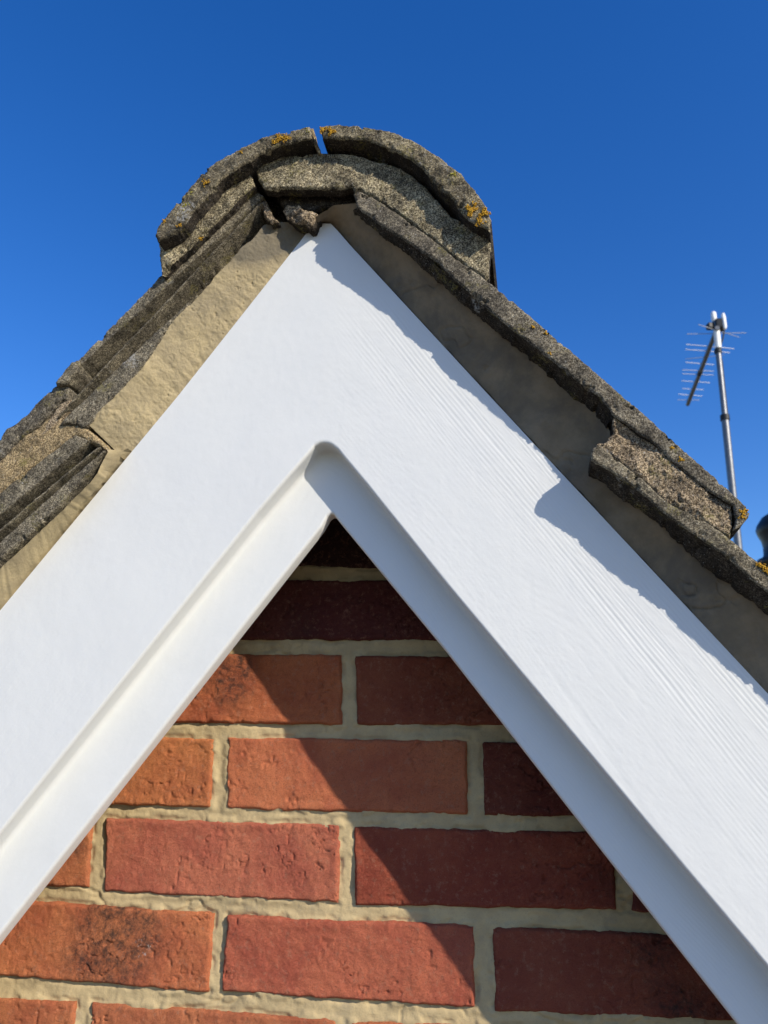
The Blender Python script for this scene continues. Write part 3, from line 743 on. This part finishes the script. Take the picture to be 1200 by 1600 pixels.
# lichen cushions
def lichen(spots, mat, seed, y):
    rn = random.Random(seed); bm = bmesh.new()
    for (u, v, r, n) in spots:
        c = P(u, v, y); R = r*.00048
        for k in range(n*4):
            a = rn.uniform(0, 6.28); q = R*rn.random()**.8*(1+.6*math.sin(3*a+u))
            rad = rn.uniform(.00035, .0009)
            mt = Matrix.Translation((c[0]+q*math.cos(a), y+rn.uniform(-.0006, .0010), c[2]+q*math.sin(a))) @ Matrix.Diagonal((rad, rad*.55, rad*rn.uniform(.6, 1), 1))
            bmesh.ops.create_icosphere(bm, subdivisions=1, radius=1, matrix=mt)
    for f in bm.faces: f.smooth = True
    me = bpy.data.meshes.new('lichen'); bm.to_mesh(me); bm.free(); me.materials.append(mat)
    link(bpy.data.objects.new('lichen', me), roof, kind='stuff')
lichen([(436, 216, 9, 40), (448, 215, 8, 26), (428, 221, 6, 8), (321, 285, 7, 14), (376, 237, 4, 4), (280, 352, 5, 8), (257, 345, 4, 6), (504, 202, 6, 40), (517, 205, 7, 44), (736, 328, 9, 70), (757, 332, 8, 60), (750, 345, 8, 24), (742, 318, 5, 12)], LICHEN, 1, YR-.0013)
lichen([(298, 302, 9, 10), (290, 320, 8, 8), (709, 272, 5, 10), (480, 205, 6, 10)], LICHEN_G, 2, YR-.0003)
lichen([(1162, 800, 5, 26), (1064, 718, 4, 14), (1050, 700, 3, 7), (1160, 808, 4, 12), (853, 520, 3, 7), (860, 552, 3, 6), (832, 511, 3, 6)], LICHEN, 3, YT-.0012)
lichen([(1186, 882, 4, 14), (1192, 885, 4, 16), (1199, 891, 5, 22), (314, 373, 4, 6)], LICHEN, 4, YT-.001)

# ---------------------------------------------------------------- chimney (only its pot shows past the verge)
px_, py_ = P(1228, 874, 3.0)[0], 3.0
zf = P(1190, 886, 3.0)[2]                    # underside of the pot's foot ring
ztop = P(1190, 905, 2.75)[2]
chim = box('chimney', (1.50, py_+.05, (ztop-4.2)/2), (.60, .46, ztop+4.2), MORTAR, house)
hb = zf-ztop-.001
prof = [(0, .0), (.085, .0), (.090, hb), (.122, hb+.002), (.126, hb+.016), (.118, hb+.032), (.098, hb+.040), (.088, hb+.055), (.086, hb+.090), (.090, hb+.120), (.103, hb+.150), (.108, hb+.170), (.102, hb+.190), (.078, hb+.225), (.040, hb+.250), (0, hb+.258)]
V = []; Fc = []; n = 28; k_ = 1.0
for r_, z_ in prof:
    for a in range(n): V.append((px_+r_*k_*math.cos(a*2*math.pi/n), py_+r_*k_*math.sin(a*2*math.pi/n), ztop+.001+z_*k_))
for i in range(len(prof)-1):
    for a in range(n): Fc.append((i*n+a, i*n+(a+1) % n, (i+1)*n+(a+1) % n, (i+1)*n+a))
mesh('chimney_pot', V, Fc, POT, chim)

# ---------------------------------------------------------------- television aerial
YA = 2.75
mb = P(1152, 850, YA); mt_ = P(1118, 500, YA)
mast_xy = (mb[0]+.002, YA)
aer = empty('tv_aerial', (0, 0, 0), 'silver television aerial with spiky side rods on a tall metal mast', 'aerial')
def am(px): return P(px[0], px[1], YA)
top = P(1117, 492, YA)
zb = ztop-1.2
def mast_at(z):     # slight lean, as the photo shows
    a, b = P(1153, 850, YA), P(1119, 520, YA); k = (z-a[2])/(b[2]-a[2]); return Vector((a[0]+(b[0]-a[0])*k, YA, z))
z_c = P(1131, 653, YA)[2]; z_b = P(1122, 549, YA)[2]; z_t = P(1117, 503, YA)[2]
mast = tube('mast', [mast_at(z_c), mast_at(z_t)], .0125, ALU, aer, n=16)
tube('mast', [mast_at(zb), mast_at(z_c)], .0160, ALU, aer, n=16)
tube('collar', [mast_at(z_c-.012), mast_at(z_c+.012)], .0200, BLACK, aer, n=16)
tube('clamp_band', [mast_at(z_b-.010), mast_at(z_b+.010)], .0165, BLACK, aer, n=16)
tube('bracket', [mast_at(z_b+.012)+Vector((.001, -.006, 0)), mast_at(P(1120, 517, YA)[2])+Vector((.001, -.006, 0))], .0140, PLAST, aer, n=14)
z0_, z1_ = P(1116, 503, YA)[2], P(1116, 488, YA)[2]
tube('end_cap', [mast_at(z0_)+Vector((-.004, -.004, 0)), mast_at(z0_+.008)+Vector((-.004, -.004, 0)), mast_at(z1_-.006)+Vector((-.004, -.004, 0)), mast_at(z1_)+Vector((-.004, -.004, 0))], [.009, .0125, .0115, .007], PLAST, aer, n=14)
p0, p1 = P(1133, 514, YA-.02), P(1129.5, 490, YA-.02)
tube('balun', [Vector(p0), Vector(p0*.8+p1*.2), Vector(p0*.2+p1*.8), Vector(p1)], [.006, .0095, .0095, .006], PLAST, aer, n=14)
q = P(1124, 508, YA)
box('junction_box', tuple(q), (.040, .05, .046), BLACK, aer, bev=.006)
box('clamp', tuple(P(1110, 510, YA)), (.030, .03, .026), BLACK, aer, bev=.004, rz=.3)
tube('cable', [Vector(P(1132, 513, YA)), Vector(P(1130, 527, YA)), Vector(P(1126, 540, YA)), Vector(P(1125, 551, YA)), mast_at(z_b-.05)+Vector((.015, .01, 0)), mast_at(z_c+.1)+Vector((.0145, .01, 0)), mast_at(zb)+Vector((.018, .01, 0))], .0035, BLACK, aer, n=8)
for dz in (.15, .75):
    m_ = mast_at(ztop-dz)
    box('wall_bracket', (m_.x+.01, YA+.035, m_.z), (.05, .075, .03), ALU_D, aer, bev=.003)
zB = P(1119, 517, YA)[2]
def on_level(u, v):
    d = MX.T @ np.array([(u-600)/F, -(v-800)/F, 1.0]); return CAM+d*((zB-CAM[2])/d[2])
b0 = on_level(1121, 512); b1 = on_level(1074.5, 632)
tube('boom', [Vector(b0), Vector(b0+(b1-b0)*.5), Vector(b1)], .0105, ALU_D, aer, n=12)
bm_ = b0+(b1-b0)*.46
tube('boom_joint', [Vector(b0+(b1-b0)*.52), Vector(b0+(b1-b0)*.56)], .0125, BLACK, aer, n=12)
for (l, r, v0, v1) in [(1073, 1166, 522, 520), (1091, 1155, 507, 527), (1072, 1147, 538, 545), (1071, 1140, 546, 551), (1071, 1131, 561, 555), (1071, 1115, 566, 570), (1066, 1115, 578, 580),
                       (1066, 1115, 584, 586), (1065, 1109, 595, 598), (1066, 1099.5, 607, 609), (1060, 1097, 616, 619), (1058.5, 1093, 625, 625)]:
    tube('element', [Vector(on_level(l, v0)), Vector(on_level(r, v1))], .0016, ROD, aer, n=8)
